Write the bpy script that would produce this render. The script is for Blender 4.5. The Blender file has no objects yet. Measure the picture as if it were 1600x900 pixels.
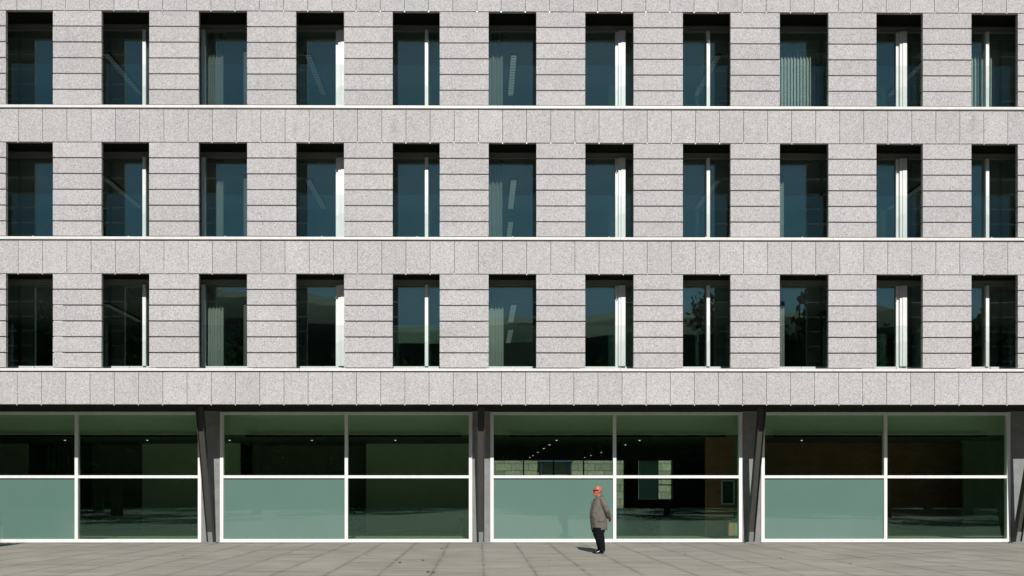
import bpy, bmesh, math, random
from mathutils import Vector, Matrix, noise

random.seed(7)
R = math.radians
C = bpy.context.scene.collection
sc = bpy.context.scene

# ------------------------------------------------------------------ camera
F = 1221.0                      # focal length in pixels of a 1600 px wide picture
EPS = 0.005                     # the camera is turned a hair to the right
CX, HY, EYE, DIST = 754.0, 766.0, 1.606, 22.0
cam_d = bpy.data.cameras.new('camera')
cam = bpy.data.objects.new('camera', cam_d); C.objects.link(cam)
cam.location = (0, -DIST, EYE)
cam.rotation_euler = (R(90), 0, -EPS)
cam_d.sensor_width = 36.0
cam_d.lens = F / 1600 * 36
cam_d.shift_x = (800 - CX) / 1600
cam_d.shift_y = (HY - 450) / 1600
cam_d.clip_end = 6000
sc.camera = cam

# ------------------------------------------------------------------ light
SUN_EL, SUN_AZ = R(37.4), R(5.0)     # sun behind the camera, slightly to the right
w = bpy.data.worlds.new('World'); sc.world = w; w.use_nodes = True
nt = w.node_tree
bg = nt.nodes['Background']
sky = nt.nodes.new('ShaderNodeTexSky'); sky.sky_type = 'NISHITA'; sky.sun_disc = False
sky.sun_elevation = SUN_EL
sky.sun_rotation = R(180) - SUN_AZ
sky.air_density = 0.9; sky.dust_density = 0.1; sky.ozone_density = 2.0
nt.links.new(sky.outputs[0], bg.inputs[0]); bg.inputs[1].default_value = 0.05
sd = bpy.data.lights.new('sun', 'SUN'); sd.energy = 5.0; sd.angle = R(0.5); sd.color = (1.0, 0.965, 0.92)
sun = bpy.data.objects.new('sun', sd); C.objects.link(sun)
to_sun = Vector((math.sin(SUN_AZ) * math.cos(SUN_EL), -math.cos(SUN_AZ) * math.cos(SUN_EL), math.sin(SUN_EL)))
sun.rotation_euler = to_sun.to_track_quat('Z', 'Y').to_euler()
sc.view_settings.view_transform = 'Standard'
sc.view_settings.look = 'None'
sc.view_settings.exposure = -0.12
sc.view_settings.gamma = 1.0
sc.view_settings.use_curve_mapping = False
sc.render.engine = 'CYCLES'
sc.cycles.transparent_max_bounces = 16
sc.cycles.max_bounces = 8
sc.cycles.sample_clamp_indirect = 3
sc.cycles.caustics_reflective = False
sc.cycles.caustics_refractive = False

def X(px, Y):                   # where a picture column meets the vertical plane y = Y
    r = (px - CX) / F; D = Y + DIST
    return D * (r * math.cos(EPS) + math.sin(EPS)) / (math.cos(EPS) - r * math.sin(EPS))
def Z(py, Y): return EYE + (HY - py) * (Y + DIST) / F

# ------------------------------------------------------------------ helpers
class MB:
    """collects shapes for ONE mesh"""
    def __init__(s): s.bm = bmesh.new(); s.tone = s.bm.loops.layers.float_color.new('tone')
    def _fin(s, faces, mi, t):
        for f in faces:
            f.material_index = mi
            for l in f.loops: l[s.tone] = (t, t, t, 1)
    def box(s, x0, x1, y0, y1, z0, z1, mi=0, bev=0.0, tone=None, skip=()):
        t = random.random() if tone is None else tone
        vs = [s.bm.verts.new((x, y, z)) for x in (x0, x1) for y in (y0, y1) for z in (z0, z1)]
        q = {'-x': (0, 1, 3, 2), '+x': (4, 6, 7, 5), '-y': (0, 4, 5, 1), '+y': (2, 3, 7, 6), '-z': (0, 2, 6, 4), '+z': (1, 5, 7, 3)}
        fs = [s.bm.faces.new([vs[i] for i in q[k]]) for k in q if k not in skip]
        if bev:
            es = list({e for f in fs for e in f.edges})
            r = bmesh.ops.bevel(s.bm, geom=es, offset=bev, segments=1, affect='EDGES')
            vset = {v for f in r['faces'] for v in f.verts}
            fs = list({f for v in vset for f in v.link_faces})
        s._fin(fs, mi, t)
        return s
    def tube(s, pts, rads, n=12, mi=0, cap=True, flat=1.0, tone=.5):
        """tube along points; rads may be floats or (ra, rb)"""
        rings = []
        pts = [Vector(p) for p in pts]
        for i, p in enumerate(pts):
            d = (pts[min(i + 1, len(pts) - 1)] - pts[max(i - 1, 0)]).normalized()
            up = Vector((0, 1, 0)) if abs(d.y) < .9 else Vector((1, 0, 0))
            a = d.cross(up).normalized(); b = d.cross(a).normalized()
            r = rads[i]; ra, rb = r if isinstance(r, tuple) else (r, r * flat)
            rings.append([s.bm.verts.new(p + a * ra * math.cos(2 * math.pi * k / n) + b * rb * math.sin(2 * math.pi * k / n)) for k in range(n)])
        fs = []
        for i in range(len(rings) - 1):
            for k in range(n):
                fs.append(s.bm.faces.new((rings[i][k], rings[i][(k + 1) % n], rings[i + 1][(k + 1) % n], rings[i + 1][k])))
        if cap:
            fs.append(s.bm.faces.new(rings[0][::-1])); fs.append(s.bm.faces.new(rings[-1]))
        s._fin(fs, mi, tone)
        return s
    def ball(s, c, r, mi=0, seg=20, tone=.5):
        M = Matrix.Translation(c) @ Matrix.Diagonal((*r, 1))
        g = bmesh.ops.create_uvsphere(s.bm, u_segments=seg, v_segments=seg // 2 + 2, radius=1, matrix=M)
        s._fin(list({f for v in g['verts'] for f in v.link_faces}), mi, tone)
        return s
    def rings(s, R_, n=28, mi=0, tone=.5, pw=2.0):
        """loft of horizontal super-ellipses (z, xc, yc, rx, ry)"""
        rr = []
        for (z, xc, yc, rx, ry) in R_:
            ring = []
            for k in range(n):
                a = 2 * math.pi * k / n
                ca, sa = math.cos(a), math.sin(a)
                ring.append(s.bm.verts.new((xc + rx * math.copysign(abs(ca) ** (2 / pw), ca), yc + ry * math.copysign(abs(sa) ** (2 / pw), sa), z)))
            rr.append(ring)
        fs = []
        for i in range(len(rr) - 1):
            for k in range(n):
                fs.append(s.bm.faces.new((rr[i][k], rr[i][(k + 1) % n], rr[i + 1][(k + 1) % n], rr[i + 1][k])))
        fs.append(s.bm.faces.new(rr[0][::-1])); fs.append(s.bm.faces.new(rr[-1]))
        s._fin(fs, mi, tone)
        return s
    def poly(s, pts, y0, y1, mi=0, tone=.5):
        """outline in the XZ plane given thickness in Y"""
        a = [s.bm.verts.new((p[0], y0, p[1])) for p in pts]; b = [s.bm.verts.new((p[0], y1, p[1])) for p in pts]
        fs = [s.bm.faces.new(a), s.bm.faces.new(b[::-1])]
        for i in range(len(a)):
            j = (i + 1) % len(a); fs.append(s.bm.faces.new((a[j], a[i], b[i], b[j])))
        s._fin(fs, mi, tone)
        return s
    def build(s, name, mats, parent=None, smooth=False, fix=True):
        if fix: bmesh.ops.recalc_face_normals(s.bm, faces=s.bm.faces)
        me = bpy.data.meshes.new(name); s.bm.to_mesh(me); s.bm.free()
        for m in (mats if isinstance(mats, (list, tuple)) else [mats]): me.materials.append(m)
        if smooth:
            for p in me.polygons: p.use_smooth = True
        o = bpy.data.objects.new(name, me); C.objects.link(o)
        if parent: o.parent = parent
        return o

def tag(o, label=None, cat=None, group=None, kind=None):
    if label: o['label'] = label
    if cat: o['category'] = cat
    if group: o['group'] = group
    if kind: o['kind'] = kind
    return o
def empty(name, loc=(0, 0, 0), rz=0):
    o = bpy.data.objects.new(name, None); C.objects.link(o)
    o.location = loc; o.rotation_euler = (0, 0, rz); o.empty_display_size = .2
    return o
def kids(o): return [c for c in C.objects if c.parent == o]
def copy_tree(o, parent=None):
    c = o.copy(); C.objects.link(c); c.parent = parent
    for ch in kids(o): copy_tree(ch, c)
    return c

# ------------------------------------------------------------------ materials
def mat(name, col, rough=.6, metal=0, spec=.5, coat=0, emit=None, es=1):
    m = bpy.data.materials.new(name); m.use_nodes = True
    b = m.node_tree.nodes['Principled BSDF']
    b.inputs['Base Color'].default_value = (*col, 1); b.inputs['Roughness'].default_value = rough
    b.inputs['Metallic'].default_value = metal; b.inputs['Specular IOR Level'].default_value = spec
    b.inputs['Coat Weight'].default_value = coat; b.inputs['Coat Roughness'].default_value = .01
    if emit:
        b.inputs['Emission Color'].default_value = (*emit, 1); b.inputs['Emission Strength'].default_value = es
    return m
class G:
    """tiny node-graph helper"""
    def __init__(s, m): s.t = m.node_tree; s.b = s.t.nodes['Principled BSDF']
    def n(s, ty, **kw):
        nd = s.t.nodes.new(ty)
        for k, v in kw.items(): setattr(nd, k, v)
        return nd
    def l(s, a, b): s.t.links.new(a, b)
    def obj(s): return s.n('ShaderNodeTexCoord').outputs['Object']
    def pos(s): return s.n('ShaderNodeNewGeometry').outputs['Position']
    def mapv(s, v, sc_, loc=(0, 0, 0)):
        m = s.n('ShaderNodeMapping'); m.inputs['Scale'].default_value = sc_; m.inputs['Location'].default_value = loc
        s.l(v, m.inputs['Vector']); return m.outputs[0]
    def noise(s, v, scale, detail=2, rough=.5):
        nd = s.n('ShaderNodeTexNoise'); nd.inputs['Scale'].default_value = scale
        nd.inputs['Detail'].default_value = detail; nd.inputs['Roughness'].default_value = rough
        s.l(v, nd.inputs['Vector']); return nd.outputs['Fac']
    def math(s, op, a, b=None, c=None, clamp=False):
        nd = s.n('ShaderNodeMath', operation=op); nd.use_clamp = clamp
        for i, x in enumerate((a, b, c)):
            if x is None: continue
            if isinstance(x, (int, float)): nd.inputs[i].default_value = x
            else: s.l(x, nd.inputs[i])
        return nd.outputs[0]
    def mr(s, v, a, b, c, d):
        nd = s.n('ShaderNodeMapRange'); s.l(v, nd.inputs[0])
        for i, x in enumerate((a, b, c, d)): nd.inputs[i + 1].default_value = x
        return nd.outputs[0]
    def mix(s, f, a, b, bt='MIX'):
        nd = s.n('ShaderNodeMix', data_type='RGBA', blend_type=bt)
        if isinstance(f, (int, float)): nd.inputs[0].default_value = f
        else: s.l(f, nd.inputs[0])
        for i, x in ((6, a), (7, b)):
            if isinstance(x, tuple): nd.inputs[i].default_value = (*x, 1)
            else: s.l(x, nd.inputs[i])
        return nd.outputs[2]
    def grey(s, v):
        nd = s.n('ShaderNodeCombineColor')
        for i in range(3): s.l(v, nd.inputs[i])
        return nd.outputs[0]
    def color(s, c): s.l(c, s.b.inputs['Base Color'])
    def bump(s, h, st=.2, dist=.01):
        nd = s.n('ShaderNodeBump'); nd.inputs['Strength'].default_value = st; nd.inputs['Distance'].default_value = dist
        s.l(h, nd.inputs['Height']); s.l(nd.outputs[0], s.b.inputs['Normal'])
    def tone(s):
        a = s.n('ShaderNodeVertexColor'); a.layer_name = 'tone'
        sp = s.n('ShaderNodeSeparateColor'); s.l(a.outputs[0], sp.inputs[0]); return sp.outputs[0]

def granite(name, stains=()):
    m = mat(name, (.45, .45, .45), rough=.75, spec=.25); g = G(m); p = g.pos()
    fine = g.noise(p, 42, 2, .7)
    vor = g.n('ShaderNodeTexVoronoi'); vor.inputs['Scale'].default_value = 38; g.l(p, vor.inputs['Vector'])
    spk = g.n('ShaderNodeSeparateColor'); g.l(vor.outputs['Color'], spk.inputs[0])
    big = g.noise(p, .7, 4, .6)
    v = g.math('ADD', g.mr(fine, .3, .7, .70, 1.24), g.mr(spk.outputs[0], .0, 1, -.18, .18))
    light = g.mr(spk.outputs[1], .96, .99, 0, .22); v = g.math('ADD', v, light)
    dark = g.mr(spk.outputs[2], .96, .99, 0, -.30); v = g.math('ADD', v, dark)
    v = g.math('MULTIPLY', v, g.mr(big, .3, .7, .965, 1.035))
    v = g.math('MULTIPLY', v, g.mr(g.tone(), 0, 1, .955, 1.045))
    st = g.noise(g.mapv(p, (5, 5, .8)), 1.0, 4, .65)
    v = g.math('MULTIPLY', v, g.mr(st, .52, .8, 1, .90))
    for (sx, sz, rx, rz, k) in stains:
        d = g.n('ShaderNodeVectorMath', operation='LENGTH')
        g.l(g.mapv(p, (1 / rx, 0, 1 / rz), (-sx / rx, 0, -sz / rz)), d.inputs[0])
        e = g.math('MULTIPLY', g.mr(d.outputs['Value'], 1, 0, 0, k), g.mr(g.noise(p, 9, 4, .7), .35, .6, .2, 1))
        v = g.math('MULTIPLY', v, g.math('SUBTRACT', 1, e))
    hue = g.mr(g.noise(p, .9, 3), .35, .65, 0, 1)
    c = g.mix(hue, (.474, .466, .472), (.500, .482, .472))
    g.color(g.mix(1.0, c, g.grey(v), 'MULTIPLY'))
    g.bump(fine, .35, .004)
    return m
STAINS = [(X(615, 0), Z(202, 0), .16, .5, .3), (X(462, 0), Z(200, 0), .1, .35, .28), (X(1066, 0), Z(205, 0), .28, .5, .16),
          (X(1521, 0), Z(190, 0), .12, .35, .35), (X(1518, 0), Z(203, 0), .45, .4, .12), (X(1160, 0), Z(205, 0), .3, .4, .12)]
M_stone = granite('granite', STAINS)
M_dark = mat('black_cladding', (.008, .008, .008), .6, spec=.1)
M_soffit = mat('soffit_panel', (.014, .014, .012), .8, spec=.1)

def white_metal(name, col, rough=.45):
    m = mat(name, col, rough); g = G(m); p = g.pos()
    v = g.mr(g.noise(g.mapv(p, (3, 3, 1)), 2.2, 4, .7), .3, .75, 1.0, .86)
    g.color(g.mix(1.0, col, g.grey(v), 'MULTIPLY')); return m
M_white = white_metal('white_painted_metal', (.80, .79, .765))
M_frame = white_metal('window_frame_paint', (.84, .85, .83))
M_sill = mat('bounce_cutting_sill', (.10, .10, .10), .5)  # unseen sill coloured dark to cut light bouncing up onto the frames
M_rail = mat('shade_toned_head_rail', (.22, .23, .21), .5)  # frame paint darkened here, shade of the recess put into the colour
M_clip = mat('steel_clip', (.6, .6, .55), .4, .2)

def glass(name, tint, refl):
    m = bpy.data.materials.new(name); m.use_nodes = True; t = m.node_tree
    t.nodes.remove(t.nodes['Principled BSDF']); out = t.nodes['Material Output']
    tr = t.nodes.new('ShaderNodeBsdfTransparent'); tr.inputs[0].default_value = (*tint, 1)
    gl = t.nodes.new('ShaderNodeBsdfGlossy'); gl.inputs['Roughness'].default_value = 0.0; gl.inputs[0].default_value = (.64, 1.0, .84, 1)
    # slight unevenness of real float glass
    nz = t.nodes.new('ShaderNodeTexNoise'); nz.inputs['Scale'].default_value = .55; nz.inputs['Detail'].default_value = 1
    geo = t.nodes.new('ShaderNodeNewGeometry'); t.links.new(geo.outputs['Position'], nz.inputs['Vector'])
    bp = t.nodes.new('ShaderNodeBump'); bp.inputs['Strength'].default_value = .05; bp.inputs['Distance'].default_value = .01
    t.links.new(nz.outputs['Fac'], bp.inputs['Height']); t.links.new(bp.outputs[0], gl.inputs['Normal'])
    lw = t.nodes.new('ShaderNodeLayerWeight'); lw.inputs['Blend'].default_value = .5
    pw = t.nodes.new('ShaderNodeMath'); pw.operation = 'POWER'; pw.inputs[1].default_value = 5; t.links.new(lw.outputs['Facing'], pw.inputs[0])
    ma = t.nodes.new('ShaderNodeMath'); ma.operation = 'MULTIPLY_ADD'; ma.inputs[1].default_value = 1 - refl; ma.inputs[2].default_value = refl
    t.links.new(pw.outputs[0], ma.inputs[0])
    mx = t.nodes.new('ShaderNodeMixShader'); t.links.new(ma.outputs[0], mx.inputs[0])
    t.links.new(tr.outputs[0], mx.inputs[1]); t.links.new(gl.outputs[0], mx.inputs[2]); t.links.new(mx.outputs[0], out.inputs[0])
    return m
M_glass = glass('window_glass', (.82, .86, .84), .15)
M_guard = glass('guard_glass', (.96, .985, .975), .05)
M_shop = glass('shopfront_glass', (.82, .93, .83), .085)

M_frost = mat('frosted_green_glass', (.12, .30, .235), .35, spec=.5, coat=1.0)
g = G(M_frost); p = g.pos(); g.b.inputs['Coat IOR'].default_value = 1.9
g.color(g.mix(g.noise(p, .5, 3), (.102, .192, .160), (.130, .230, .196)))
M_conc = mat('grey_concrete', (.28, .285, .275), .8, spec=.2)
g = G(M_conc); p = g.pos()
g.color(g.mix(g.mr(g.noise(p, 3, 5, .7), .3, .7, 0, 1), (.20, .205, .20), (.28, .285, .28)))
M_steel = mat('dark_painted_steel', (.05, .05, .044), .6, spec=.3)
g = G(M_steel); p = g.pos(); g.color(g.mix(g.noise(p, 4, 4, .7), (.04, .042, .038), (.075, .074, .064)))
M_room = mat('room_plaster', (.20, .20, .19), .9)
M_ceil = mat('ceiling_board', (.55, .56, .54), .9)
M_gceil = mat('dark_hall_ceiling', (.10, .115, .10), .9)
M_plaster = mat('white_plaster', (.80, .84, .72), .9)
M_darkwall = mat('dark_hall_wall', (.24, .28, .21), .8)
M_floor = mat('polished_floor', (.48, .48, .42), .35)
M_brown = mat('brown_timber_panel', (.16, .062, .04), .5)
g = G(M_brown); p = g.pos(); g.color(g.mix(g.mr(g.noise(g.mapv(p, (1, 1, 4)), 1.2, 5, .6), .3, .7, 0, 1), (.36, .155, .11), (.50, .24, .17)))

# ---- paving
M_pave = mat('plaza_paving', (.3, .3, .26), .85, spec=.2)
g = G(M_pave); p = g.pos()
sp = g.n('ShaderNodeSeparateXYZ'); g.l(p, sp.inputs[0]); px_, py_ = sp.outputs[0], sp.outputs[1]
wob = g.mr(g.noise(p, .8, 3), 0, 1, -.04, .04)
xs = g.math('ADD', g.math('ADD', px_, -.1), wob)
fx = g.math('ABSOLUTE', g.math('SUBTRACT', g.math('FRACT', xs), .5))         # .5 on a joint
jx = g.mr(fx, .455, .495, 0, 1); jxs = g.mr(fx, .36, .5, 0, 1)
ys = g.math('MULTIPLY', g.math('ADD', py_, .35), 1 / 1.0)
fy = g.math('ABSOLUTE', g.math('SUBTRACT', g.math('FRACT', ys), .5))
jy = g.mr(fy, .49, .4985, 0, 1)
idn = g.n('ShaderNodeTexWhiteNoise', noise_dimensions='2D'); cb = g.n('ShaderNodeCombineXYZ')
g.l(g.math('FLOOR', g.math('ADD', xs, 0)), cb.inputs[0]); g.l(g.math('FLOOR', ys), cb.inputs[1]); g.l(cb.outputs[0], idn.inputs[0])
big = g.noise(p, .35, 4, .6); streak = g.noise(g.mapv(p, (.35, 7, 1)), 1.6, 4, .65); grain = g.noise(g.mapv(p, (25, 60, 1)), 1.0, 2, .7)
blot = g.noise(g.mapv(p, (.5, 1.6, 1)), 1.4, 5, .65)
v = g.math('MULTIPLY', g.mr(big, .3, .7, .88, 1.08), g.mr(streak, .3, .72, .76, 1.17))
v = g.math('MULTIPLY', v, g.mr(grain, .25, .75, .88, 1.12))
v = g.math('MULTIPLY', v, g.mr(blot, .45, .75, 1.04, .76))
v = g.math('MULTIPLY', v, g.mr(idn.outputs[0], 0, 1, .95, 1.05))
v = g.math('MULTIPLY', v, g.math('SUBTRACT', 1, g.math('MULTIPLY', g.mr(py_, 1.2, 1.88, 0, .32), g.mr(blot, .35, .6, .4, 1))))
sp2 = g.noise(p, 14, 2, .8); v = g.math('MULTIPLY', v, g.mr(sp2, .66, .74, 1, .72))
jn = g.mr(g.noise(p, 1.3, 3, .7), .3, .65, .1, 1)
v = g.math('MULTIPLY', v, g.math('SUBTRACT', 1, g.math('MULTIPLY', jx, g.math('MULTIPLY', jn, .42))))
v = g.math('MULTIPLY', v, g.math('SUBTRACT', 1, g.math('MULTIPLY', jxs, g.math('MULTIPLY', jn, .12))))
v = g.math('MULTIPLY', v, g.math('SUBTRACT', 1, g.math('MULTIPLY', jy, .25)))
# one dark line running askew over the slabs
ax, ay, bx_, by_ = 8.0, -4.0, 13.4, -.9
L = math.hypot(bx_ - ax, by_ - ay); nx, ny = -(by_ - ay) / L, (bx_ - ax) / L
dl = g.math('ABSOLUTE', g.math('ADD', g.math('ADD', g.math('MULTIPLY', px_, nx), g.math('MULTIPLY', py_, ny)), -(ax * nx + ay * ny)))
msk = g.math('MULTIPLY', g.mr(dl, .015, .06, 1, 0), g.math('MULTIPLY', g.mr(px_, ax - .6, ax + .6, 0, 1), g.mr(px_, bx_ - 1, bx_ + .5, 1, 0)))
v = g.math('MULTIPLY', v, g.math('SUBTRACT', 1, g.math('MULTIPLY', msk, .35)))
g.color(g.mix(1.0, g.mix(g.mr(g.noise(p, .25, 3), .3, .7, 0, 1), (.350, .342, .282), (.358, .342, .305)), g.grey(v), 'MULTIPLY'))
g.bump(grain, .3, .004)

# ------------------------------------------------------------------ ground
m = MB(); m.box(-60, 60, -45, 60, -.3, 0); tag(m.build('plaza', M_pave), kind='structure')
M_grass = mat('park_lawn', (.05, .08, .025), .95)
g = G(M_grass); g.color(g.mix(g.noise(g.pos(), 3, 5, .7), (.03, .05, .015), (.07, .10, .035)))
m = MB(); m.box(-2500, 2500, -2500, 2500, -1.0, -.32); tag(m.build('terrain', M_grass), kind='structure')

# ------------------------------------------------------------------ the building
bld = empty('office_building', (0, 0, 0))
tag(bld, 'granite clad office building with deep window openings above a glazed ground floor', 'building')
TOPS = [15.085, 11.39, 7.695]; OPH = 2.665
PIT = 150.9
open_px = [(9, 82.5), (158.5, 233), (310.5, 386), (462.5, 537.5), (613.5, 687), (763.5, 838), (914.5, 990), (1067, 1141.5), (1218.5, 1294.5), (1369.5, 1442), (1518, 1590.5)]
opens = [(X(a, 0), X(b, 0)) for a, b in open_px]
wp = (opens[-1][0] - opens[0][0]) / 10
opens = [(opens[0][0] - wp * k, opens[0][1] - wp * k) for k in (2, 1)] + opens + [(opens[-1][0] + wp * k, opens[-1][1] + wp * k) for k in (1, 2)]
XL, XR = opens[0][0] - 1.35, opens[-1][1] + 1.35
PD = .10                        # thickness of the stone slabs
GY = .76                        # glass line

# stone bands
def band(z0, z1, off):
    b = MB(); x = -.68 * 40 + off
    xs_ = [XL]
    while x < XR:
        if x > XL + .1: xs_.append(x)
        x += wp / 4
    xs_.append(XR)
    for a, c in zip(xs_[:-1], xs_[1:]):
        j = random.uniform(-.0015, .0015)
        b.box(a + .0052, c - .0052, j, PD + j, z0 + .004, z1, 0, .003)
        if random.random() < .85: b.box(a - .012, a + .012, -.012, .0, z0 - .03, z0 + .006, 1)
    b.build('stone_band', [M_stone, M_clip], bld)
jo = X(747.5, 0) - (-.68 * 40 + math.ceil(.0)) ; jo = (X(747.5, 0) + .68 * 40) % (wp / 4)
for i, t in enumerate(TOPS): band(t, t + .918, jo - (.04 if i == 0 else 0))
band(4.02, 4.922, jo - .03)
# everything solid behind the stone bands (floor slab edge + soffit of the window recess)
for t in TOPS + [4.02]:
    h = .925 if t != 4.02 else .915
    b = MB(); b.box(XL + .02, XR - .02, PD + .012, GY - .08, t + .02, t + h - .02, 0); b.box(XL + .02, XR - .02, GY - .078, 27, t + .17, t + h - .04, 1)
    b.build('floor_slab', [M_soffit, M_ceil], bld)
# white ledges
for t in [5.03, 8.725, 12.42, 16.11]:
    b = MB()
    for i_ in range(14):
        lx0 = XL + (XR - XL) * i_ / 14; b.box(lx0 + .002, lx0 + (XR - XL) / 14 - .002, -.03, PD + .02, t - .073, t, 0, .003)
    b.build('window_ledge', M_white, bld)
    b = MB(); b.box(XL, XR, PD + .022, GY - .06, t - .083, t - .002, 0); b.build('window_sill', M_sill, bld)
# top closure: parapet above the picture
b = MB()
for k in range(6): b.box(XL, XR, 0, .3, 16.13 + k * .45, 16.13 + k * .45 + .435, 0, .003)
b.build('parapet', M_stone, bld)
b = MB(); b.box(XL, XR, .302, 26.9, 15.98 + .06, 16.4); b.build('roof', M_conc, bld)
# piers
piers = [(XL, opens[0][0])] + [(opens[i][1], opens[i + 1][0]) for i in range(len(opens) - 1)] + [(opens[-1][1], XR)]
for t in TOPS:
    zb = t - OPH
    for (a, c) in piers:
        b = MB(); ch = OPH / 6
        for k in range(6):
            z0 = zb + k * ch; z1 = z0 + ch
            z0 += .030 if k == 0 else .0165; z1 -= .0165 if k < 5 else .016
            j = random.uniform(-.003, .003)
            b.box(a + j * .6, c + j * .6, j, PD + j, z0, z1, 0, .004)
        o = b.build('stone_pier', M_stone, bld)
        s = MB()
        for q in (.3, .7): xx = a + (c - a) * q; s.box(xx - .03, xx + .03, PD + .005, PD + .07, zb + .002, t + .01)
        s.build('pier_rail', M_dark, o)

# windows: a glazed wall runs on behind the piers; every opening owns its stretch of it
A_px = [225.5, 666.5, 1106.5, 1542.5]; B_px = [(524.5, 539.5), (961.5, 976.5), (1400.5, 1416.2)]
A_x = [X(p_, .68) for p_ in A_px]; perA = (A_x[-1] - A_x[0]) / 3
A_all = sorted([A_x[0] - perA] + A_x)
C_all = [opens[4][0] - .110 + perA * k for k in (-1, 0, 1, 2, 3)]
B_all = [X(a, .70) for a, b_ in B_px]; B_all = [B_all[0] - perA] + B_all + [B_all[-1] + perA]
cent = [(XL + .02)] + [(piers[i][0] + piers[i][1]) / 2 for i in range(1, len(piers) - 1)] + [XR - .02]
for ti, t in enumerate(TOPS):
    zb = t - OPH; f0, f1 = zb + .02, t + .02
    for i, (a, c) in enumerate(opens):
        x0, x1 = cent[i], cent[i + 1]
        b = MB()
        b.box(x0 + .002, x0 + .06, GY - .04, GY + .045, zb + .17, t - .13, 1)
        b.box(x0, x1, GY - .055, GY + .05, zb + .002, zb + .175, 0, .004)          # bottom rail
        b.box(x0, x1, GY - .05, GY + .05, t - .135, t + .018, 1, .004)             # head rail
        b.box(x0, x1, GY - .068, GY - .049, t - .035, t + .016, 1)                 # step in the head rail
        fr = b.build('window', [M_frame, M_rail], bld)
        tag(fr)
        q = MB(); q.box(x0, x1, GY, GY + .012, zb + .16, t - .12); q.build('pane', M_glass, fr)
        q = MB(); q.box(a - .03, c + .03, PD + .075, PD + .087, zb + .004, t - 1.405)
        q.build('guard_pane', M_guard, fr)
        q = MB(); xm = (a + c) / 2 + .015; q.box(xm - .014, xm + .014, PD + .05, PD + .11, zb + .001, zb + .08, 0, .003)
        q.build('glass_clamp', M_white, fr)
        for xa in A_all + C_all:
            if x0 < xa < x1:
                q = MB(); q.box(xa - .05, xa + .05, GY - .10, GY - .002, zb + .17, t - .13, 0, .005); q.box(xa - .035, xa + .035, GY + .014, GY + .05, zb + .17, t - .13)
                q.build('mullion', M_frame, fr)
        for xb in B_all:
            if x0 < xb < x1:
                q = MB(); q.box(xb, xb + .075, GY - .045, GY - .002, zb + .176, t - .136, 0, .004)
                q.box(xb + .082, xb + .155, GY - .10, GY - .002, zb + .176, t - .136, 0, .003)
                q.box(xb + .160, xb + .285, GY - .115, GY - .002, zb + .176, t - .136, 0, .004)
                q.box(xb + .02, xb + .26, GY + .014, GY + .09, zb + .17, t - .13)
                q.build('wide_mullion', M_frame, fr)

# rooms behind the upper windows
for t in TOPS:
    zb = t - OPH
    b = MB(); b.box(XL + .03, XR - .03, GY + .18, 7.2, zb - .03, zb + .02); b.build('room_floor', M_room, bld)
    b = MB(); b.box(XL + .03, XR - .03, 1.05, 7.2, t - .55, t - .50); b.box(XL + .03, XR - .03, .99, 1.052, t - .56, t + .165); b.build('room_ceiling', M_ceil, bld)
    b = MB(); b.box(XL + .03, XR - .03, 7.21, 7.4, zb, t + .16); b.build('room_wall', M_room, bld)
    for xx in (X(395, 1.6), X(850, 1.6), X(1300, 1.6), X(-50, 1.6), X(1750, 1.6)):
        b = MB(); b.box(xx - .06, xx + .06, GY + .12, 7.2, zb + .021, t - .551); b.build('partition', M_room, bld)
# side and rear walls of the block
for xx in (XL, XR - .018): 
    b = MB(); b.box(xx, xx + .016, PD + .01, 27.0, 0, 16.0); b.build('side_wall', M_stone, bld)
b = MB(); b.box(XL + .05, XR - .05, 26.8, 27.0, 3.6, 16.0); b.build('rear_wall', M_stone, bld)

# ---- ground floor
SY = 1.92
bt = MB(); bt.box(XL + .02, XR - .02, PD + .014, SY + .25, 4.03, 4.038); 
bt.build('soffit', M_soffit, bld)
bays = [(X(-77, SY), X(120.5, SY), X(315.5, SY)), (X(344.5, SY), X(541.5, SY), X(738, SY)), (X(766, SY), X(960, SY), X(1159, SY)), (X(1188.5, SY), X(1382.5, SY), X(1577, SY))]
bp_ = bays[2][0] - bays[1][0]
bays.append((bays[3][0] + 8.22, bays[3][1] + 8.22, bays[3][2] + 8.22)); 
ZT, ZB, ZM0, ZM1 = 4.0, .012, Z(747.3, SY), Z(742.8, SY)
FW = .105
for bi, (x0, xm, x1) in enumerate(bays):
    b = MB()
    b.box(x0, x1, SY - .06, SY + .08, ZT - .09, ZT, 0, .004); b.box(x0, x1, SY - .06, SY + .08, ZB, ZB + .105, 0, .004)
    b.box(x0, x0 + FW, SY - .058, SY + .078, ZB + .1, ZT - .088, 0, .003); b.box(x1 - FW, x1, SY - .058, SY + .078, ZB + .1, ZT - .088, 0, .003)
    fr = b.build('shopfront', M_frame, bld)
    b = MB(); b.box(xm - .05, xm + .05, SY - .056, SY + .076, ZB + .106, ZT - .092, 0, .003); b.build('mullion', M_frame, fr)
    for a, c in ((x0 + FW + .001, xm - .051), (xm + .051, x1 - FW - .001)):
        b = MB(); b.box(a, c, SY - .052, SY + .07, ZM0, ZM1, 0, .003); b.build('transom', M_frame, fr)
        q = MB(); q.box(a, c, SY, SY + .014, ZM1 - .01, ZT - .085); q.build('pane', M_shop, fr)
        q = MB(); q.box(a, c, SY, SY + .014, ZB + .1, ZM0 + .01)
        if c < xm: q.build('frosted_pane', M_frost, fr)
        else: q.build('pane', M_shop, fr)
edges = [XL + .02] + [e for b_ in bays for e in (b_[0], b_[2])] + [XR - .02]
for i in range(0, len(edges), 2):
    if edges[i + 1] - edges[i] < .05: continue
    b = MB(); b.box(edges[i] + .003, edges[i + 1] - .003, SY - .02, SY + .2, 0.0, 4.028, 0)
    b.build('grey_wall', M_conc, bld)
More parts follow.
